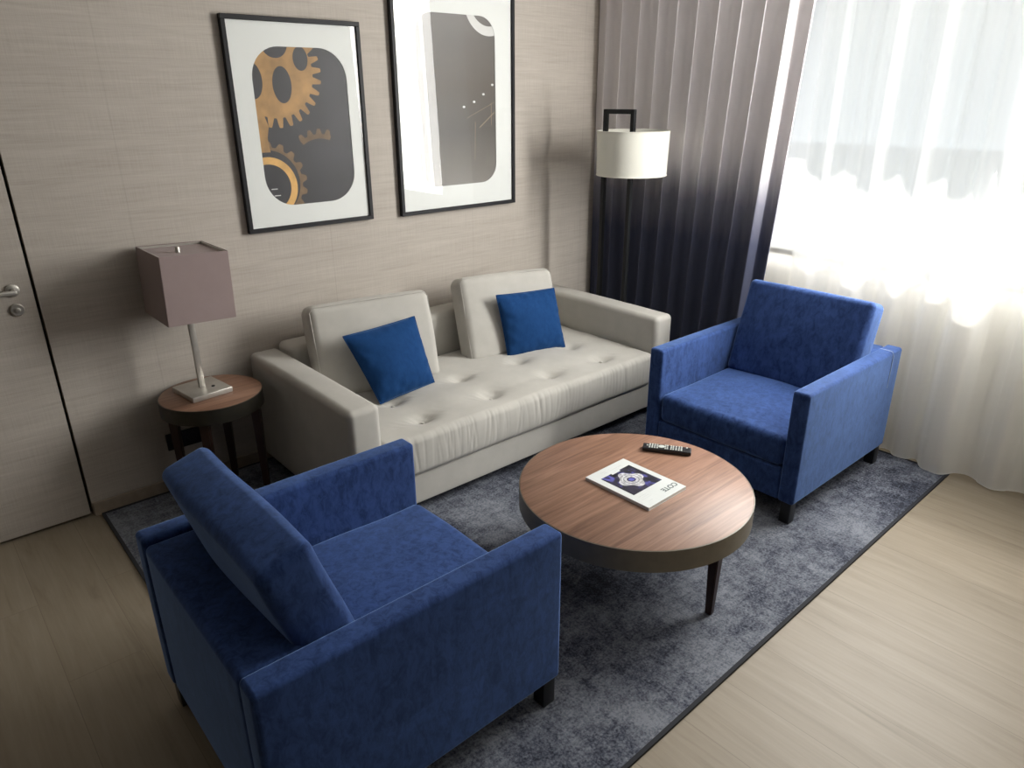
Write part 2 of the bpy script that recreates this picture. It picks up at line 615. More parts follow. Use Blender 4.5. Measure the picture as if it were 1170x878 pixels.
struct(to_obj('ground_terrace', box(nb(), 3.70, 30, -25, 20, -.30, -.18), M['ground'], smooth=False))

# ------------------------------------------------------------------ rug
bm = nb()
rg = [(0.035, -.022), (3.235, -.022 + .012), (3.235, -2.390), (0.030, -2.442)]
def prism(bm, poly, z0, z1):
    a = [bm.verts.new((x, y, z0)) for x, y in poly]
    b = [bm.verts.new((x, y, z1)) for x, y in poly]
    bm.faces.new(a[::-1])
    bm.faces.new(b)
    for i in range(len(poly)):
        j = (i + 1) % len(poly)
        bm.faces.new((a[i], a[j], b[j], b[i]))
    return bm
rug = to_obj('rug', prism(nb(), rg, .0005, .008), M['rug'], smooth=False)
tag(rug, 'large distressed grey and charcoal rug lying under the sofa, armchairs and coffee table', 'rug')
bm = nb()
for i in range(4):
    a, b = Vector((*rg[i], 0)), Vector((*rg[(i + 1) % 4], 0))
    dr = (b - a).normalized()
    nn = Vector((-dr.y, dr.x, 0))
    if nn.dot(Vector((1.6, -1.2, 0)) - a) < 0:
        nn = -nn
    a2, b2 = a - dr * .001, b + dr * .001
    q = [a2 - nn * .003, b2 - nn * .003, b2 + nn * .010, a2 + nn * .010]
    prism(bm, [(p.x, p.y) for p in q], .0004, .0098)
to_obj('binding', bm, M['rugedge'], rug, smooth=False)

RZ = .0085    # height of the rug's surface

# ------------------------------------------------------------------ sofa
def make_sofa():
    x0, x1, yb, yf, H, T = .786, 2.836, -.022, -.985, .592, .146
    cx, cy = (x0 + x1) / 2, (yb + yf) / 2
    t = thing('sofa', 'long cream fabric sofa with tufted seat standing against the wallpapered wall', 'sofa', (cx, cy, RZ))
    X = lambda x: x - cx
    Y = lambda y: y - cy
    z = lambda v: v - RZ
    zb = .062
    def blk(name, a, b, c, d, e, f, r, bulge=(0, 0, 0), n=(12, 12, 6), fn=None, mat='sofa', par=t):
        bm = softbox((b - a) / 2, (d - c) / 2, (f - e) / 2, r, n, bulge, fn)
        bmesh.ops.translate(bm, vec=(X((a + b) / 2), Y((c + d) / 2), z((e + f) / 2)), verts=bm.verts[:])
        return to_obj(name, bm, M[mat], par, sharp=60)
    for a, b in ((x0, x0 + T), (x1 - T, x1)):
        arm = blk('arm', a, b, yf, yb, zb, H, .028, (.004, .004, .006))
        # seam round the front panel of the arm
        bm = nb()
        e = .012
        pts = [(X(a + e), Y(yf) + .014, z(zb + .03)), (X(a + e), Y(yf) + .014, z(H - .03)), (X(a + .03), Y(yf) + .016, z(H - e)),
               (X(b - .03), Y(yf) + .016, z(H - e)), (X(b - e), Y(yf) + .014, z(H - .03)), (X(b - e), Y(yf) + .014, z(zb + .03))]
        sweep_path(bm, pts, .0035, 6)
        to_obj('seam', bm, M['sofa'], arm)
    blk('backrest', x0 + T + .001, x1 - T - .001, yb - .17, yb, zb, .622, .03, (0, .006, .006))
    blk('seat_base', x0 + T + .001, x1 - T - .001, yf + .012, yb - .17, zb, .206, .010)
    # tufted seat cushion
    sx0, sx1, sy0, sy1 = x0 + T + .002, x1 - T - .002, yf - .006, yb - .172
    hx, hy, hz = (sx1 - sx0) / 2, (sy1 - sy0) / 2, (.395 - .207) / 2
    mx, my, mz = (sx0 + sx1) / 2, (sy0 + sy1) / 2, (.395 + .207) / 2
    tufts = [(x, y) for x in (1.225, 1.625, 2.02, 2.415) for y in (-.835, -.590)]
    rnd = random.Random(4)
    wr = [(rnd.uniform(sx0 + .05, sx1 - .05), rnd.uniform(-.5, .5), rnd.uniform(.0035, .007)) for _ in range(110)]
    def fn(p, u):
        wx, wy = p.x + mx, p.y + my
        q = p.copy()
        top = max(0, u[2])
        dz = 0
        for tx, ty in tufts:
            d2 = ((wx - tx) / 1.15) ** 2 + ((wy - ty) / 1.0) ** 2
            dz -= .028 * math.exp(-d2 / .0022) + .011 * math.exp(-d2 / .012)
            # soft pleats running out of each button
            dx, dy = wx - tx, wy - ty
            if abs(dx) < .22 and abs(dy) < .06:
                dz += .0028 * math.sin(dx * 150 + dy * 120 + ty * 40) * math.exp(-(dy / .035) ** 2) * math.exp(-(dx / .11) ** 2)
        for row in (-.835, -.590):
            dz -= .003 * math.exp(-((wy - row) / .03) ** 2)
        dz += .006 * noise.noise(Vector((wx * 4, wy * 5, 1.3)))
        q.z += dz * top ** 2
        # gathers along the front edge
        if u[1] < -.6:
            g = 0
            for a, ph, s in wr:
                e = (wx - a - .03 * ph * u[2]) / s
                if abs(e) < 3:
                    g += math.exp(-e * e)
            g *= .25 + .75 * max(0, min(1, .5 + 1.2 * noise.noise(Vector((wx * 4, 0, 8)))))
            k = max(0, min(1, (-p.y - (hy - .040)) / .030))
            q.y += .0026 * g * k * (.35 + .65 * max(0, (u[2] + 1) / 2)) * (1 - abs(u[2]) ** 8)
            q.z -= .0008 * g * k * top
            q.y += .004 * noise.noise(Vector((wx * 3, p.z * 6, 4))) * k
        return q
    bm = softbox(hx, hy, hz, .032, (330, 60, 8), (0, .012, .022), fn)
    bmesh.ops.translate(bm, vec=(X(mx), Y(my), z(mz)), verts=bm.verts[:])
    seat = to_obj('seat_cushion', bm, M['sofa'], t, sharp=80)
    for tx, ty in tufts:
        bm = nb()
        bmesh.ops.create_uvsphere(bm, u_segments=14, v_segments=8, radius=.009)
        for v in bm.verts:
            v.co.z *= .5
        bmesh.ops.translate(bm, vec=(X(tx), Y(ty), z(.366)), verts=bm.verts[:])
        to_obj('button', bm, M['sofa'], seat)
    # two loose back cushions, both leaning on the back
    def cushion(mid, yaw, tilt, w, h, th, roll=0):
        def f2(p, u):
            q = p.copy()
            q.y -= .012 * noise.noise(Vector((p.x * 3, p.z * 4, mid[0])))
            return q
        bm = softbox(w / 2, th / 2, h / 2, .042, (16, 4, 14), (.004, .020, .006), f2)
        bmesh.ops.translate(bm, vec=(0, th / 2, h / 2), verts=bm.verts[:])
        m = Matrix.Translation((X(mid[0]), Y(mid[1]), z(mid[2]))) @ Matrix.Rotation(yaw, 4, 'Z') @ Matrix.Rotation(-tilt, 4, 'X') @ Matrix.Rotation(roll, 4, 'Y')
        bmesh.ops.transform(bm, matrix=m, verts=bm.verts[:])
        c = to_obj('back_cushion', bm, M['sofa'], t, sharp=70)
        for yy in (.012, th - .012):
            e = .010
            q = [(-w / 2 + e, yy, .03), (-w / 2 + e, yy, h - .03), (-w / 2 + .03, yy, h - e), (w / 2 - .03, yy, h - e), (w / 2 - e, yy, h - .03), (w / 2 - e, yy, .03)]
            bm = sweep_path(nb(), [m @ Vector(p) for p in q], .0022, 6)
            to_obj('piping', bm, M['sofa'], c)
    cushion((1.284, -.440, .392), math.radians(-9), math.radians(14.5), .625, .455, .145)
    cushion((2.125, -.485, .380), math.radians(-10), math.radians(18.5), .600, .470, .145, math.radians(1.2))
    for lx in (x0 + .07, x1 - .07):
        for ly in (yf + .07, yb - .07):
            to_obj('leg', box(nb(), X(lx) - .03, X(lx) + .03, Y(ly) - .03, Y(ly) + .03, 0, zb - RZ + .002, .003, 2), M['black'], t)
    return t
make_sofa()

# throw pillows: soft square bags hung between four measured corners
def throw_pillow(label, tl, tr, br, bl, th, seed):
    c = sum((Vector(p) for p in (tl, tr, br, bl)), Vector()) / 4
    c.z = min(tl[2], tr[2], br[2], bl[2])
    bm = nb()
    n = 40
    tl, tr, br, bl = [Vector(p) - c for p in (tl, tr, br, bl)]
    nrm = ((tr - bl).cross(tl - br)).normalized()
    if nrm.y > 0:
        nrm = -nrm
    grid = {}
    for s in (1, -1):
        for i in range(n + 1):
            for j in range(n + 1):
                u, v = -1 + 2 * i / n, -1 + 2 * j / n
                edge = i in (0, n) or j in (0, n)
                if s == -1 and edge:
                    grid[(s, i, j)] = grid[(1, i, j)]
                    continue
                # edges draw in between the pointed corners
                pu = u * (1 - .022 * (1 - v * v))
                pv = v * (1 - .022 * (1 - u * u))
                a, b = (pu + 1) / 2, (pv + 1) / 2
                p = (bl * (1 - a) + br * a) * (1 - b) + (tl * (1 - a) + tr * a) * b
                k = (max(0, 1 - abs(u) ** 2.4) * max(0, 1 - abs(v) ** 2.4)) ** .62
                wv = 1 + .10 * noise.noise(Vector((u * 1.7, v * 1.7, seed)))
                d = th / 2 * k * wv
                # creases near the rim
                rim = max(abs(u), abs(v))
                d += .012 * noise.noise(Vector((u * 4.5, v * 4.5, seed + 3))) * min(1, k * 3) * (rim ** 3)
                grid[(s, i, j)] = bm.verts.new(p + nrm * d * s)
    for s in (1, -1):
        for i in range(n):
            for j in range(n):
                bm.faces.new([grid[(s, *q)] for q in ((i, j), (i + 1, j), (i + 1, j + 1), (i, j + 1))])
    t = thing('throw_pillow', label, 'pillow', c, 0, 'blue throw pillows on the sofa')
    o = to_obj('cover', bm, M['velvet2'], t, sharp=80)
    bm = nb()
    pts = []
    per = [(i, 0) for i in range(n)] + [(n, j) for j in range(n)] + [(i, n) for i in range(n, 0, -1)] + [(0, j) for j in range(n, -1, -1)]
    for i, j in per:
        u, v = -1 + 2 * i / n, -1 + 2 * j / n
        pu = u * (1 - .022 * (1 - v * v))
        pv = v * (1 - .022 * (1 - u * u))
        a, b = (pu + 1) / 2, (pv + 1) / 2
        pts.append((bl * (1 - a) + br * a) * (1 - b) + (tl * (1 - a) + tr * a) * b)
    to_obj('seam', sweep_path(bm, pts, .0028, 6), M['velvet2'], t)
throw_pillow('royal blue velvet throw pillow tilted against the left back cushion of the sofa', (1.085, -.425, .706), (1.475, -.435, .728), (1.490, -.560, .408), (1.165, -.580, .394), .15, 1.)
throw_pillow('royal blue velvet throw pillow propped upright against the right back cushion of the sofa', (2.01, -.425, .736), (2.405, -.465, .716), (2.415, -.555, .384), (2.025, -.505, .388), .14, 7.)

# ------------------------------------------------------------------ armchairs (front is +x)
def make_armchair():
    W, D, H, T, zb = .802, .886, .618, .074, .107
    t = thing('armchair', 'boxy blue velvet armchair seen from behind, nearest to the viewer beside the side table', 'armchair', (0, 0, 0), 0, 'blue velvet armchairs')
    z = lambda v: v - RZ
    def blk(name, a, b, c, d, e, f, r, bulge=(0, 0, 0), n=(12, 12, 6), fn=None, par=t, mtx=None):
        bm = softbox((b - a) / 2, (d - c) / 2, (f - e) / 2, r, n, bulge, fn)
        bmesh.ops.translate(bm, vec=((a + b) / 2, (c + d) / 2, z((e + f) / 2)), verts=bm.verts[:])
        if mtx is not None:
            bmesh.ops.transform(bm, matrix=mtx, verts=bm.verts[:])
        return to_obj(name, bm, M['velvet'], par, sharp=60)
    BT = .19
    for s in (-1, 1):
        a, b = sorted((s * W / 2, s * (W / 2 - T)))
        blk('arm', -D / 2, D / 2, a, b, zb, H, .014, (.002, .003, .002), (20, 4, 14))
    inn = W / 2 - T - .001
    blk('backrest', -D / 2 + .002, -D / 2 + BT, -inn, inn, zb, H - .012, .018, (.006, 0, .004))
    blk('seat_rail', -D / 2 + BT, D / 2 - .006, -inn, inn, zb, .258, .010)
    def sf(p, u):
        q = p.copy()
        if u[2] > 0:
            q.z += .008 * noise.noise(Vector((p.x * 4, p.y * 4, 2.2))) * u[2]
        return q
    blk('seat_cushion', -D / 2 + BT, D / 2 - .004, -inn + .004, inn - .004, .260, .398, .028, (.008, 0, .022), (22, 22, 5), sf)
    # loose back cushion standing on the seat and leaning back
    th, hh = .138, .480
    tilt = math.radians(17.5)
    def cf(p, u):
        q = p.copy()
        q.x += .006 * noise.noise(Vector((p.y * 3.2, p.z * 4, 9.1)))
        return q
    bm = softbox(th / 2, .318, hh / 2, .026, (4, 16, 14), (.016, .004, .004), cf)
    bmesh.ops.translate(bm, vec=(-th / 2, 0, hh / 2), verts=bm.verts[:])
    m = Matrix.Translation((-.366 + .270, 0, z(.400))) @ Matrix.Rotation(-tilt, 4, 'Y')
    bmesh.ops.transform(bm, matrix=m, verts=bm.verts[:])
    to_obj('back_cushion', bm, M['velvet'], t, sharp=70)
    for sx in (-1, 1):
        for sy in (-1, 1):
            lx, ly = sx * (D / 2 - .034), sy * (W / 2 - .034)
            to_obj('leg', box(nb(), lx - .023, lx + .023, ly - .023, ly + .023, 0, z(zb) + .001, .002, 2), M['black'], t)
    return t
chA = make_armchair()
chA.location = (.3664, -1.7391, RZ)
chA.rotation_euler = (0, 0, .0027)
chB = copy_tree(chA)
chB.location = (2.6636, -1.7115, RZ)
chB.rotation_euler = (0, 0, -3.1404)
# pale worn stitch line over the arm nearer the window
sw = to_obj('seam', sweep_path(nb(), [(-.338, .4015, .43), (-.338, .4030, .52), (-.338, .4030, .600 - RZ), (-.338, .3980, .6150 - RZ), (-.338, .390, .6195 - RZ), (-.338, .340, .6195 - RZ)], .0022, 6), M['piping'], chB)
sw['label'] = 'pale worn stitch line'
chB['label'] = 'boxy blue velvet armchair facing the viewer in front of the white sheer curtain'

# ------------------------------------------------------------------ coffee table
def make_coffee_table():
    cx, cy, r, H, bh = 1.4679, -1.8572, .4269, .400, .082
    t = thing('coffee_table', 'round walnut coffee table with bronze rim standing on the rug between the armchairs', 'table', (cx, cy, RZ))
    z = lambda v: v - RZ
    to_obj('tabletop', lathe(nb(), [(.40, z(H - .02)), (r - .0035, z(H - .02)), (r - .0035, z(H - .0012)), (r - .005, z(H))], n=160), M['walnut'], t)
    bm = nb()
    prof = [(r - .003, z(H - .0005)), (r, z(H - .002)), (r, z(H - bh)), (r - .012, z(H - bh)), (r - .012, z(H - .021)), (r - .003, z(H - .021)), (r - .003, z(H - .0005))]
    lathe(bm, prof, n=160, cap=False)
    bmesh.ops.remove_doubles(bm, verts=bm.verts[:], dist=1e-6)
    to_obj('rim', bm, M['bronze'], t)
    to_obj('underside', lathe(nb(), [(.41, z(H - .072)), (.4145, z(H - .022))], n=120), M['legwood'], t)
    for a in (-85.5, 34.5, 154.5):
        q = math.radians(a)
        bm = taper_leg(nb(), 0, 0, 0, z(H - .074), .024, .042)
        bmesh.ops.rotate(bm, matrix=Matrix.Rotation(q, 3, 'Z'), verts=bm.verts[:])
        bmesh.ops.translate(bm, vec=(.352 * math.cos(q), .352 * math.sin(q), 0), verts=bm.verts[:])
        to_obj('leg', bm, M['legwood'], t)
make_coffee_table()

# ------------------------------------------------------------------ side table
def make_side_table():
    cx, cy, r, H, bh = .5240, -.2300, .2161, .526, .068
    t = thing('side_table', 'small round side table with dark rim and legs between door and sofa', 'table', (cx, cy, RZ))
    z = lambda v: v - RZ
    to_obj('tabletop', lathe(nb(), [(.19, z(H - .02)), (r - .0035, z(H - .02)), (r - .0035, z(H - .0012)), (r - .005, z(H))], n=120), M['walnut'], t)
    bm = nb()
    prof = [(r - .003, z(H - .0005)), (r, z(H - .002)), (r, z(H - bh)), (r - .010, z(H - bh)), (r - .010, z(H - .021)), (r - .003, z(H - .021)), (r - .003, z(H - .0005))]
    lathe(bm, prof, n=120, cap=False)
    bmesh.ops.remove_doubles(bm, verts=bm.verts[:], dist=1e-6)
    to_obj('rim', bm, M['bronzedark'], t)
    to_obj('underside', lathe(nb(), [(.20, z(H - .060)), (.2055, z(H - .022))], n=100), M['legwood'], t)
    for a in (238, 58, 148, -32):
        q = math.radians(a)
        bm = taper_leg(nb(), 0, 0, 0, z(H - .062), .026, .040)
        bmesh.ops.rotate(bm, matrix=Matrix.Rotation(q, 3, 'Z'), verts=bm.verts[:])
        bmesh.ops.translate(bm, vec=(.178 * math.cos(q), .178 * math.sin(q), 0), verts=bm.verts[:])
        to_obj('leg', bm, M['legwood'], t)
make_side_table()

# ------------------------------------------------------------------ table lamp
def make_table_lamp():
    t = thing('table_lamp', 'nickel table lamp with square mauve shade on the small side table', 'lamp', (.498, -.206, .5265), math.radians(7))
    base = to_obj('base', box(nb(), -.090, .090, -.098, .098, 0, .024, .003, 2), M['nickel'], t)
    bm = lathe(nb(), [(.0075, 0), (.0075, .0035), (.006, .0045)], n=20)
    bmesh.ops.translate(bm, vec=(.036, -.030, .0235), verts=bm.verts[:])
    to_obj('switch', bm, M['black'], base)
    to_obj('pole', box(nb(), -.013, .013, -.007, .007, .0235, .600, .0015, 2), M['nickel'], t)
    sh = bpy.data.objects.new('lamp_shade', None)
    hb, ht, z0, z1 = .137, .135, .348, .628
    DY = 1.13
    bm = nb()
    th = .003
    def ring(h, z):
        return [bm.verts.new((sx * h, sy * h * DY + .020, z)) for sx, sy in ((-1, -1), (1, -1), (1, 1), (-1, 1))]
    o0, o1, i1, i0 = ring(hb, z0), ring(ht, z1), ring(ht - th, z1), ring(hb - th, z0)
    for a, b in ((o0, o1), (o1, i1), (i1, i0), (i0, o0)):
        for k in range(4):
            bm.faces.new((a[k], a[(k + 1) % 4], b[(k + 1) % 4], b[k]))
    es = [e for e in bm.edges if abs(e.verts[0].co.z - e.verts[1].co.z) > .1]
    bmesh.ops.bevel(bm, geom=es, offset=.002, segments=2, affect='EDGES')
    COLS = Matrix.Rotation(math.radians(2.), 4, 'Y') @ Matrix.Rotation(math.radians(-7), 4, 'Z')
    bmesh.ops.transform(bm, matrix=COLS, verts=bm.verts[:])
    shade = to_obj('lamp_shade', bm, M['shade_mauve'], t, sharp=30)
    bpy.data.objects.remove(sh)
    # recessed diffuser panel with a metal rim
    bm = box(nb(), -ht + .0035, ht - .0035, (-ht + .0035) * DY + .020, (ht - .0035) * DY + .020, z1 - .014, z1 - .011)
    bmesh.ops.transform(bm, matrix=COLS, verts=bm.verts[:])
    to_obj('top_panel', bm, M['shade_mauve'], shade, smooth=False)
    bm = nb()
    k = ht - .0032
    for a in ((-k, k, -k, -k + .006), (-k, k, k - .006, k), (-k, -k + .006, -k + .006, k - .006), (k - .006, k, -k + .006, k - .006)):
        box(bm, a[0], a[1], a[2] * DY + .020, a[3] * DY + .020, z1 - .0108, z1 - .002)
    bmesh.ops.transform(bm, matrix=COLS, verts=bm.verts[:])
    to_obj('rim', bm, M['nickel'], shade, smooth=False)
    bm = lathe(nb(), [(.010, .604), (.010, .640), (.0085, .642)], n=24)
    to_obj('finial', bm, M['nickel'], t)
make_table_lamp()

# ------------------------------------------------------------------ floor lamp
def make_floor_lamp():
    t = thing('floor_lamp', 'black floor lamp with ivory drum shade behind the right sofa arm', 'lamp', (2.885, -.49, RZ))
    z = lambda v: v - RZ
    X = lambda x: x - 2.885
    Y = lambda y: y + .49
    to_obj('base', box(nb(), X(2.848), X(2.975), Y(-.66), Y(-.33), 0, .022, .003, 2), M['blackmetal'], t)
    p = .0125
    bm = nb()
    xa, xb, ya, yb = 2.862, 2.882, -.400, -.582
    L = Matrix.Translation((X(2.872), Y(-.491), 0)) @ Matrix.Rotation(math.atan2(xb - xa, -(yb - ya)), 4, 'Z')
    h = math.hypot(xb - xa, yb - ya) / 2
    for y in (-h, h):
        box(bm, -p, p, y - p, y + p, .0215, z(1.660), .002, 1)
    box(bm, -p, p, -h + p, h - p, z(1.660) - .025, z(1.660), .002, 1)
    bmesh.ops.transform(bm, matrix=L, verts=bm.verts[:])
    to_obj('frame', bm, M['blackmetal'], t, smooth=False)
    r0, r1, z0, z1 = .200, .205, z(1.304), z(1.546)
    bm = lathe(nb(), [(r0, z0), (r1, z1), (r1 - .003, z1), (r0 - .003, z0), (r0, z0)], (X(2.955), Y(-.527), 0), n=96, cap=False)
    bmesh.ops.remove_doubles(bm, verts=bm.verts[:], dist=1e-6)
    sh = to_obj('lamp_shade', bm, M['shade_white'], t)
    c = (X(2.955), Y(-.527), 0)
    for rr, zz in ((r0 + .0006, z0 + .0015), (r1 + .0006, z1 - .0015)):
        bm = nb()
        sweep_path(bm, [(c[0] + rr * math.cos(a * PI / 36), c[1] + rr * math.sin(a * PI / 36), zz) for a in range(73)], .003, 6)
        to_obj('trim', bm, M['shade_white'], sh)
    bm = nb()
    sweep_path(bm, [(c[0] - r1 + .003, c[1], z1 - .03), (c[0] + r1 - .003, c[1], z1 - .03)], .003, 6)
    sweep_path(bm, [(c[0], c[1] - r1 + .003, z1 - .03), (c[0], c[1] + r1 - .003, z1 - .03)], .003, 6)
    to_obj('spider', bm, M['blackmetal'], t)
    bm = lathe(nb(), [(.018, z1 - .09), (.018, z1 - .03)], c, n=24)
    lathe(bm, [(.012, z1 - .17), (.03, z1 - .14), (.024, z1 - .11), (.014, z1 - .09)], c, n=24)
    to_obj('bulb_holder', bm, M['shade_white'], t)
make_floor_lamp()

# ------------------------------------------------------------------ pictures
def rrect(x0, x1, z0, z1, r, n=10):
    pts = []
    for cx, cz, a0 in ((x1 - r, z1 - r, 0), (x0 + r, z1 - r, 90), (x0 + r, z0 + r, 180), (x1 - r, z0 + r, 270)):
        for i in range(n + 1):
            a = math.radians(a0 + 90 * i / n)
            pts.append((cx + r * math.cos(a), cz + r * math.sin(a)))
    return pts

def clip_poly(poly, conv):
    """Sutherland-Hodgman: cut a polygon to a convex counter-clockwise outline"""
    out = poly
    for i in range(len(conv)):
        a, b = conv[i], conv[(i + 1) % len(conv)]
        ex, ey = b[0] - a[0], b[1] - a[1]
        if abs(ex) + abs(ey) < 1e-9:
            continue
        f = lambda p: ex * (p[1] - a[1]) - ey * (p[0] - a[0])
        src, out = out, []
        for k in range(len(src)):
            p, q = src[k], src[(k + 1) % len(src)]
            fp, fq = f(p), f(q)
            if fp >= 0:
                out.append(p)
            if (fp >= 0) != (fq >= 0):
                s = fp / (fp - fq)
                out.append((p[0] + s * (q[0] - p[0]), p[1] + s * (q[1] - p[1])))
        if len(out) < 3:
            return []
    return out

def plate(bm, poly, y0, y1, X, Z):
    """flat printed shape, facing the room (-y)"""
    if len(poly) < 3:
        return
    a = [bm.verts.new((p[0] - X, y0, p[1] - Z)) for p in poly]
    f = bm.faces.new(a)
    bmesh.ops.triangulate(bm, faces=[f])

def sector_strip(bm, outer, inner, y, X, Z, hole):
    """ring strip between two point lists, clipped to the mat opening"""
    for i in range(len(outer) - 1):
        c = clip_poly([outer[i], outer[i + 1], inner[i + 1], inner[i]], hole)
        if not c:
            c = clip_poly([inner[i], inner[i + 1], outer[i + 1], outer[i]], hole)
        if len(c) >= 3:
            vs = [bm.verts.new((p[0] - X, y, p[1] - Z)) for p in c]
            try:
                bm.faces.new(vs)
            except ValueError:
                pass

def picture(label, x0, x1, z0, z1, hole, art):
    X, Z = (x0 + x1) / 2, z0
    t = thing('framed_picture', label, 'picture', (X, -.002, Z), 0, 'framed prints above the sofa')
    fw, fd = .020, .028
    bm = nb()
    for a in ((x0, x1, z0, z0 + fw), (x0, x1, z1 - fw, z1), (x0, x0 + fw, z0 + fw, z1 - fw), (x1 - fw, x1, z0 + fw, z1 - fw)):
        box(bm, a[0] - X, a[1] - X, -fd, 0, a[2] - Z, a[3] - Z, .0015, 1)
    to_obj('frame', bm, M['frame'], t, smooth=False)
    # mat board with an opening
    bm = nb()
    n = len(hole)
    hv = [bm.verts.new((p[0] - X, -.0160, p[1] - Z)) for p in hole]
    hb = [bm.verts.new((p[0] - X, -.0130, p[1] - Z)) for p in hole]
    cx, cz = (min(p[0] for p in hole) + max(p[0] for p in hole)) / 2, (min(p[1] for p in hole) + max(p[1] for p in hole)) / 2
    ov = []
    for px, pz in hole:
        # push each point out to the frame
        dx, dz = px - cx, pz - cz
        s = 1e9
        if dx > 1e-9: s = min(s, (x1 - fw - cx) / dx)
        if dx < -1e-9: s = min(s, (x0 + fw - cx) / dx)
        if dz > 1e-9: s = min(s, (z1 - fw - cz) / dz)
        if dz < -1e-9: s = min(s, (z0 + fw - cz) / dz)
        ov.append((cx + dx * s, cz + dz * s))
    oo = [bm.verts.new((p[0] - X, -.0160, p[1] - Z)) for p in ov]
    for i in range(n):
        j = (i + 1) % n
        bm.faces.new((hv[i], hv[j], oo[j], oo[i]))
        bm.faces.new((hv[i], hv[j], hb[j], hb[i]))
        # fill at the frame corners
        a, b = ov[i], ov[j]
        if abs(a[0] - b[0]) > 1e-6 and abs(a[1] - b[1]) > 1e-6:
            c = (x1 - fw if (a[0] + b[0]) / 2 > cx else x0 + fw, z1 - fw if (a[1] + b[1]) / 2 > cz else z0 + fw)
            bm.faces.new((oo[i], oo[j], bm.verts.new((c[0] - X, -.0160, c[1] - Z))))
    to_obj('mat', bm, M['mat'], t, smooth=False)
    art(t, X, Z, hole)
    to_obj('glass', box(nb(), x0 + fw - X, x1 - fw - X, -.0205, -.0190, z0 + fw - Z, z1 - fw - Z), M['picglass'], t, smooth=False)
    return t

def gear_pts(cx, cz, r, nt, depth, a0=0, n_per=16, k=1.0):
    pts = []
    for i in range(nt * n_per + 1):
        a = 2 * PI * i / (nt * n_per)
        s = math.cos(nt * (a - a0))
        s = max(-1, min(1, s * 1.6))
        pts.append((cx + (r + depth * s) * math.cos(a), cz + (r + depth * s) * math.sin(a)))
    return pts
def circ_pts(cx, cz, r, n):
    return [(cx + r * math.cos(2 * PI * i / n), cz + r * math.sin(2 * PI * i / n)) for i in range(n + 1)]

def gear_art(t, X, Z, hole):
    bm = nb()
    plate(bm, hole, -.0132, 0, X, Z)
    pr = to_obj('print', bm, M['printdark'], t, smooth=False)
    # blurred dim gear low at the left, then the big gear, the ring gear and the little gear
    bm = nb()
    o = gear_pts(1.005, 1.36, .175, 18, .012, .1)
    sector_strip(bm, o, circ_pts(1.005, 1.36, .150, len(o) - 1), -.0133, X, Z, hole)
    to_obj('ring_gear_teeth', bm, M['golddim'], pr, smooth=False)
    bm = nb()
    n = 28 * 16
    o = gear_pts(1.082, 1.835, .212, 28, .021, -PI / 2 + .05)
    sector_strip(bm, o, circ_pts(1.082, 1.835, .10, n), -.0134, X, Z, hole)
    sector_strip(bm, circ_pts(1.082, 1.835, .1005, 96), circ_pts(1.082, 1.835, .0, 96), -.0134, X, Z, hole)
    for o in ([(.98, 1.50), (1.028, 1.50), (1.022, 1.56), (.98, 1.56)], [(.98, 1.56), (1.022, 1.56), (1.034, 1.61), (.98, 1.61)], [(.98, 1.61), (1.034, 1.61), (1.018, 1.66), (.98, 1.66)], [(.98, 1.66), (1.018, 1.66), (1.035, 1.71), (.98, 1.71)]):
        plate(bm, clip_poly(o, hole), -.01335, 0, X, Z)
    to_obj('large_gear', bm, M['gold'], pr, smooth=False)
    bm = nb()
    for cx, cz, rx, rz in ((1.120, 1.784, .045, .077), (1.220, 1.893, .036, .050), (1.102, 1.955, .062, .062), (.985, 1.80, .045, .075)):
        poly = [(cx + rx * math.cos(a * PI / 24), cz + rz * math.sin(a * PI / 24)) for a in range(48)]
        plate(bm, clip_poly(poly, hole), -.0136, 0, X, Z)
    to_obj('gear_hole', bm, M['printdark'], pr, smooth=False)
    bm = nb()
    sector_strip(bm, circ_pts(1.005, 1.345, .135, 96), circ_pts(1.005, 1.345, .103, 96), -.0137, X, Z, hole)
    to_obj('bright_ring', bm, M['goldlight'], pr, smooth=False)
    bm = nb()
    o = gear_pts(1.275, 1.400, .182, 24, .012, PI / 2)
    k = len(o)
    sector_strip(bm, o[int(k * .19):int(k * .35)], circ_pts(1.275, 1.405, .145, k - 1)[int(k * .19):int(k * .35)], -.0135, X, Z, hole)
    to_obj('small_gear', bm, M['golddim'], pr, smooth=False)
    for x, z, l in ((1.010, 1.335, .030), (1.022, 1.305, .030)):
        bm = nb()
        plate(bm, clip_poly([(x, z), (x, z + .004), (x + l, z + .004), (x + l, z)][::-1], hole), -.0138, 0, X, Z)
        to_obj('caption_mark', bm, M['printwhite'], pr, smooth=False)

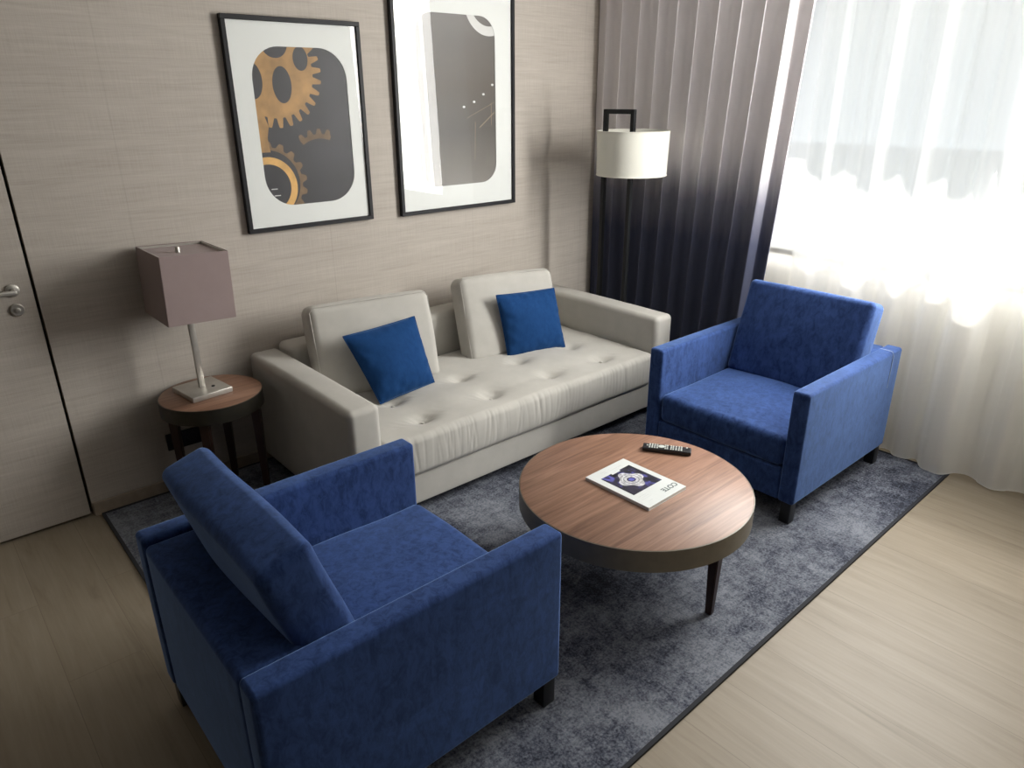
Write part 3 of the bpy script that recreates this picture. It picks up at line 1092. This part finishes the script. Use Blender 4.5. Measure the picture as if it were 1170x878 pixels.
def orb_art(t, X, Z, hole):
    bm = nb()
    plate(bm, hole, -.0132, 0, X, Z)
    # object origin is at the picture's foot: shift the gradient with the mesh
    pr = to_obj('print', bm, M['gradprint'], t, smooth=False)
    bm = nb()
    n = 96
    sector_strip(bm, circ_pts(2.325, 2.195, .165, n), circ_pts(2.325, 2.205, .128, n), -.0134, X, Z, hole)
    to_obj('crescent', bm, M['printwhite'], pr, smooth=False)
    for x, z in ((2.144, 1.678), (2.215, 1.703), (2.281, 1.741), (2.345, 1.789)):
        bm = nb()
        poly = [(x + .009 * math.cos(a * PI / 10), z + .006 * math.sin(a * PI / 10)) for a in range(20)]
        plate(bm, clip_poly(poly, hole), -.0134, 0, X, Z)
        to_obj('light_dot', bm, M['printwhite'], pr, smooth=False)
    bm = nb()
    for (ax, az), (bx, bz), h in (((2.359, 1.648), (2.250, 1.570), .002), ((2.335, 1.58), (2.335, 1.70), .0012), ((2.22, 1.60), (2.212, 1.40), .0012), ((2.359, 1.70), (2.16, 1.62), .0008)):
        dx, dz = bx - ax, bz - az
        l = math.hypot(dx, dz)
        nx, nz = -dz / l * h, dx / l * h
        poly = [(ax + nx, az + nz), (bx + nx, bz + nz), (bx - nx, bz - nz), (ax - nx, az - nz)]
        c = clip_poly(poly, hole) or clip_poly(poly[::-1], hole)
        plate(bm, c, -.0134, 0, X, Z)
    to_obj('fine_line', bm, M['printline'], pr, smooth=False)

picture('black framed print of ochre gear wheels in a white mat, nearer the door', .8754, 1.5296, 1.1483, 2.057, rrect(.985, 1.445, 1.258, 1.940, .135), gear_art)
picture('black framed dark grey print with pale crescent, nearer the curtains', 1.7041, 2.5002, 1.1406, 2.290, rrect(1.845, 2.365, 1.275, 2.125, .105), orb_art)

# ------------------------------------------------------------------ curtains
def make_drape():
    bm = nb()
    ny, nz = 420, 40
    z0, z1 = .022, 2.60
    t = thing('drape', 'heavy pleated drape fading from grey to navy, hanging behind the floor lamp', 'curtain', (3.205, -.65, 0))
    rows = []
    for k in range(nz + 1):
        z = z0 + (z1 - z0) * k / nz
        row = []
        for i in range(ny + 1):
            s = i / ny
            yend = -1.250 - .061 * z
            y = -.006 + (yend + .006) * s
            ph = 2 * PI * 10.6 * s + .55 * math.sin(5.3 * s + .35 * z) + .25 * math.sin(1.1 * z + 9 * s)
            am = .036 * (1 - .10 * math.sin(3 * s + z))
            am *= min(1, s * 14)
            v = math.sin(ph)
            v = math.copysign(abs(v) ** .8, v)
            x = 3.207 + am * v + .006 * math.sin(ph * 2 + z) * min(1, s * 14)
            y2 = y + .018 * math.cos(ph * 1.0 + .4) * min(1, s * 10) * min(1, (1 - s) * 10)
            row.append(bm.verts.new((x - 3.205, min(y2, -.004) + .65, z)))
        rows.append(row)
    for a, b in zip(rows, rows[1:]):
        for i in range(ny):
            bm.faces.new((a[i], a[i + 1], b[i + 1], b[i]))
    o = to_obj('fabric', bm, M['drape'], t, sharp=90)
    md = o.modifiers.new('thickness', 'SOLIDIFY')
    md.thickness = .003
    md.offset = 0
    bm = nb()
    sweep_path(bm, [(v * 0 + 0.0, -.01 + .65 - 1.32 * v, 2.607) for v in (0, .5, 1)], .010, 8)
    to_obj('rail', bm, M['white'], t)
make_drape()

def make_sheer():
    bm = nb()
    ny, nz = 800, 56
    z0, z1 = .011, 2.60
    Y0, Y1 = -1.06, -3.12
    t = thing('sheer_curtain', 'long white translucent sheer curtain hanging in folds before the window', 'curtain', (3.24, -2.1, 0))
    def xof(y, z):
        d = -y
        zz = z / 2.6
        ph = 2 * PI * d / .23 + 1.7 * math.sin(d * 2.3 + .5) + .9 * math.sin(d * 5.1 + 2.) + .25 * (1 - zz) * math.sin(d * 9)
        big = math.sin(ph)
        big = math.copysign(abs(big) ** .72, big)
        fine = math.sin(2 * PI * d / .071 + 2.2 * math.sin(d * 3.7) + .5 * zz)
        am = .037 + .012 * math.sin(d * 1.9 + 1.0)
        x = 3.243 - am * big - (.004 * zz + .002) * fine
        # the broad fold that comes forward onto the corner of the rug
        yc = -2.315 + .05 * zz
        e = (y - yc) / .072
        g = math.exp(-e ** 4)
        x = x * (1 - g) + g * (3.178 + .012 * zz + .008 * e)
        # it hangs behind the drape where the two overlap
        k = max(0, min(1, (1.50 + y * -1 * -1 + 0) / .25)) if False else max(0, min(1, (y + 1.57) / .22))
        lim = 3.268
        if k > 0:
            x = x + k * max(0, .058 + .0 * fine)
            x = max(x, lim * k + x * (1 - k)) if x < lim else x
        x = min(x, 3.298)
        return x
    rows = []
    for k in range(nz + 1):
        z = z0 + (z1 - z0) * k / nz
        row = []
        for i in range(ny + 1):
            y = Y0 + (Y1 - Y0) * i / ny
            row.append(bm.verts.new((xof(y, z) - 3.24, y + 2.1, z)))
        rows.append(row)
    for a, b in zip(rows, rows[1:]):
        for i in range(ny):
            bm.faces.new((a[i], a[i + 1], b[i + 1], b[i]))
    o = to_obj('fabric', bm, M['sheer'], t, sharp=90)
    pts = [(xof(Y0 + (Y1 - Y0) * i / 700, z0) - 3.24, Y0 + (Y1 - Y0) * i / 700 + 2.1, z0 + .002) for i in range(701)]
    to_obj('hem', sweep_path(nb(), pts, .0018, 5), M['white'], t)
    bm = sweep_path(nb(), [(.06, 2.1 + Y0, 2.606), (.06, 2.1 + Y1, 2.606)], .010, 8)
    to_obj('rail', bm, M['white'], t)
make_sheer()

# ------------------------------------------------------------------ magazine and remote on the coffee table
TZ = .4003
def make_magazine():
    # local +y is the head of the cover; it points away from the sofa
    t = thing('magazine', 'white magazine with blue cover photograph lying closed on the coffee table', 'magazine', (1.462, -1.866, TZ), math.radians(181))
    w, h, th = .109, .147, .0125
    to_obj('pages', box(nb(), -w + .001, w - .001, -h + .001, h - .001, .0006, th - .0006), M['pages'], t, smooth=False)
    bm = box(nb(), -w, w, -h, h, th - .0007, th, .0002, 1)
    box(bm, -w, w, -h, h, 0, .0007)
    box(bm, w - .0007, w, -h, h, .0007, th - .0007)
    cov = to_obj('cover', bm, M['paper'], t, smooth=False)
    bm = nb()
    z = th + .0002
    vs = [bm.verts.new((x, y, z)) for x, y in ((-.083, -.098), (-.025, -.098), (-.025, -.090), (.022, -.090), (.022, -.098), (.080, -.098), (.080, .058), (-.083, .058))]
    bm.faces.new(vs)
    ph = to_obj('cover_photo', bm, M['coverblue'], cov, smooth=False)
    # silvery watch-like ornament in the middle of the photograph
    bm = nb()
    n = 72
    a = [(-.002 + (.050 + .007 * math.copysign(abs(math.cos(4 * q)) ** .6, math.cos(4 * q))) * math.cos(q), -.020 + (.050 + .007 * math.copysign(abs(math.cos(4 * q)) ** .6, math.cos(4 * q))) * math.sin(q)) for q in [2 * PI * i / n for i in range(n)]]
    b = [(-.002 + .018 * math.cos(2 * PI * i / n), -.020 + .016 * math.sin(2 * PI * i / n)) for i in range(n)]
    A = [bm.verts.new((p[0], p[1], z + .0002)) for p in a]
    B = [bm.verts.new((p[0], p[1], z + .0002)) for p in b]
    for i in range(n):
        bm.faces.new((A[i], A[(i + 1) % n], B[(i + 1) % n], B[i]))
    to_obj('ornament', bm, M['silver'], ph, smooth=False)
    bm = nb()
    for ro, ri in ((.031, .0285), (.044, .0425)):
        A = [bm.verts.new((-.002 + ro * math.cos(2 * PI * i / n), -.020 + ro * .92 * math.sin(2 * PI * i / n), z + .0003)) for i in range(n)]
        B = [bm.verts.new((-.002 + ri * math.cos(2 * PI * i / n), -.020 + ri * .92 * math.sin(2 * PI * i / n), z + .0003)) for i in range(n)]
        for i in range(n):
            bm.faces.new((A[i], A[(i + 1) % n], B[(i + 1) % n], B[i]))
    to_obj('ornament_ring', bm, M['ink'], ph, smooth=False)
    bm = nb()
    bm.faces.new([bm.verts.new((-.002 + .012 * math.cos(2 * PI * i / 32), -.020 + .011 * math.sin(2 * PI * i / 32), z + .0003)) for i in range(32)])
    to_obj('dial', bm, M['dialblue'], ph, smooth=False)
    def txt(s, size, x, y, mat, name):
        c = bpy.data.curves.new(name, 'FONT')
        c.body = s
        c.size = size
        c.align_x = 'CENTER'
        c.offset = .0009
        tmp = bpy.data.objects.new(name, c)
        COL.objects.link(tmp)
        dg = bpy.context.evaluated_depsgraph_get()
        me = bpy.data.meshes.new_from_object(tmp.evaluated_get(dg))
        bpy.data.objects.remove(tmp)
        me.materials.clear()
        me.materials.append(mat)
        o = bpy.data.objects.new(name, me)
        COL.objects.link(o)
        o.parent = cov
        o.location = (x, y, z + .0001)
        return o
    txt('COTE', .031, -.060, .098, M['ink'], 'title')
    for i, (x, y, l) in enumerate(((.035, .078, .045), (.035, .088, .038), (.035, .098, .05), (.052, .118, .02), (-.06, -.118, .10), (.0, -.127, .05))):
        to_obj('small_print', box(nb(), x, x + l, y, y + .0016, z, z + .0002), M['inklight'], cov, smooth=False)
make_magazine()

def make_remote():
    c = ((1.732 + 1.802) / 2, (-1.687 - 1.864) / 2)
    t = thing('remote_control', 'slim black remote control with grey buttons on the coffee table', 'remote', (1.764, -1.778, TZ), math.atan2(-.157, .104))
    L, w = .096, .0235
    body = to_obj('body', softbox(L, w, .0085, .005, (16, 5, 2), (0, 0, .002)), M['rubber'], t, sharp=60)
    for v in body.data.vertices:
        v.co.z += .0087
    zt = .0182
    rnd = random.Random(2)
    rows = [-.078, -.068, -.058, -.048, -.038, -.006, .002, .016, .025, .036, .047, .057, .078]
    for i, x in enumerate(rows):
        for y in (-.0135, 0, .0135):
            if i in (0, 12) and y != (.0135 if i == 12 else 0):
                continue
            bx = to_obj('button', box(nb(), x - .0032, x + .0032, y - .0050, y + .0050, zt - .0012, zt + .0016, .001, 1), M['button'], t, smooth=False)
    bm = lathe(nb(), [(.0125, zt - .001), (.0125, zt + .0015), (.0060, zt + .0018)], (-.0215, 0, 0), n=28)
    to_obj('navigation_pad', bm, M['button'], t)
make_remote()

# ------------------------------------------------------------------ wall outlet behind the side table
ot = thing('wall_outlet', 'black double wall socket low on the wall behind the small side table', 'socket', (.435, -.001, .245))
to_obj('cover_plate', box(nb(), -.078, .078, -.011, 0, -.041, .041, .003, 2), M['black'], ot)
for sx in (-.037, .037):
    bm = lathe(nb(), [(.022, 0), (.022, .003), (.019, .003), (.018, -.002)], n=32)
    bmesh.ops.rotate(bm, matrix=Matrix.Rotation(PI / 2, 3, 'X'), verts=bm.verts[:])
    bmesh.ops.translate(bm, vec=(sx, -.010, 0), verts=bm.verts[:])
    to_obj('socket_ring', bm, M['rubber'], ot)
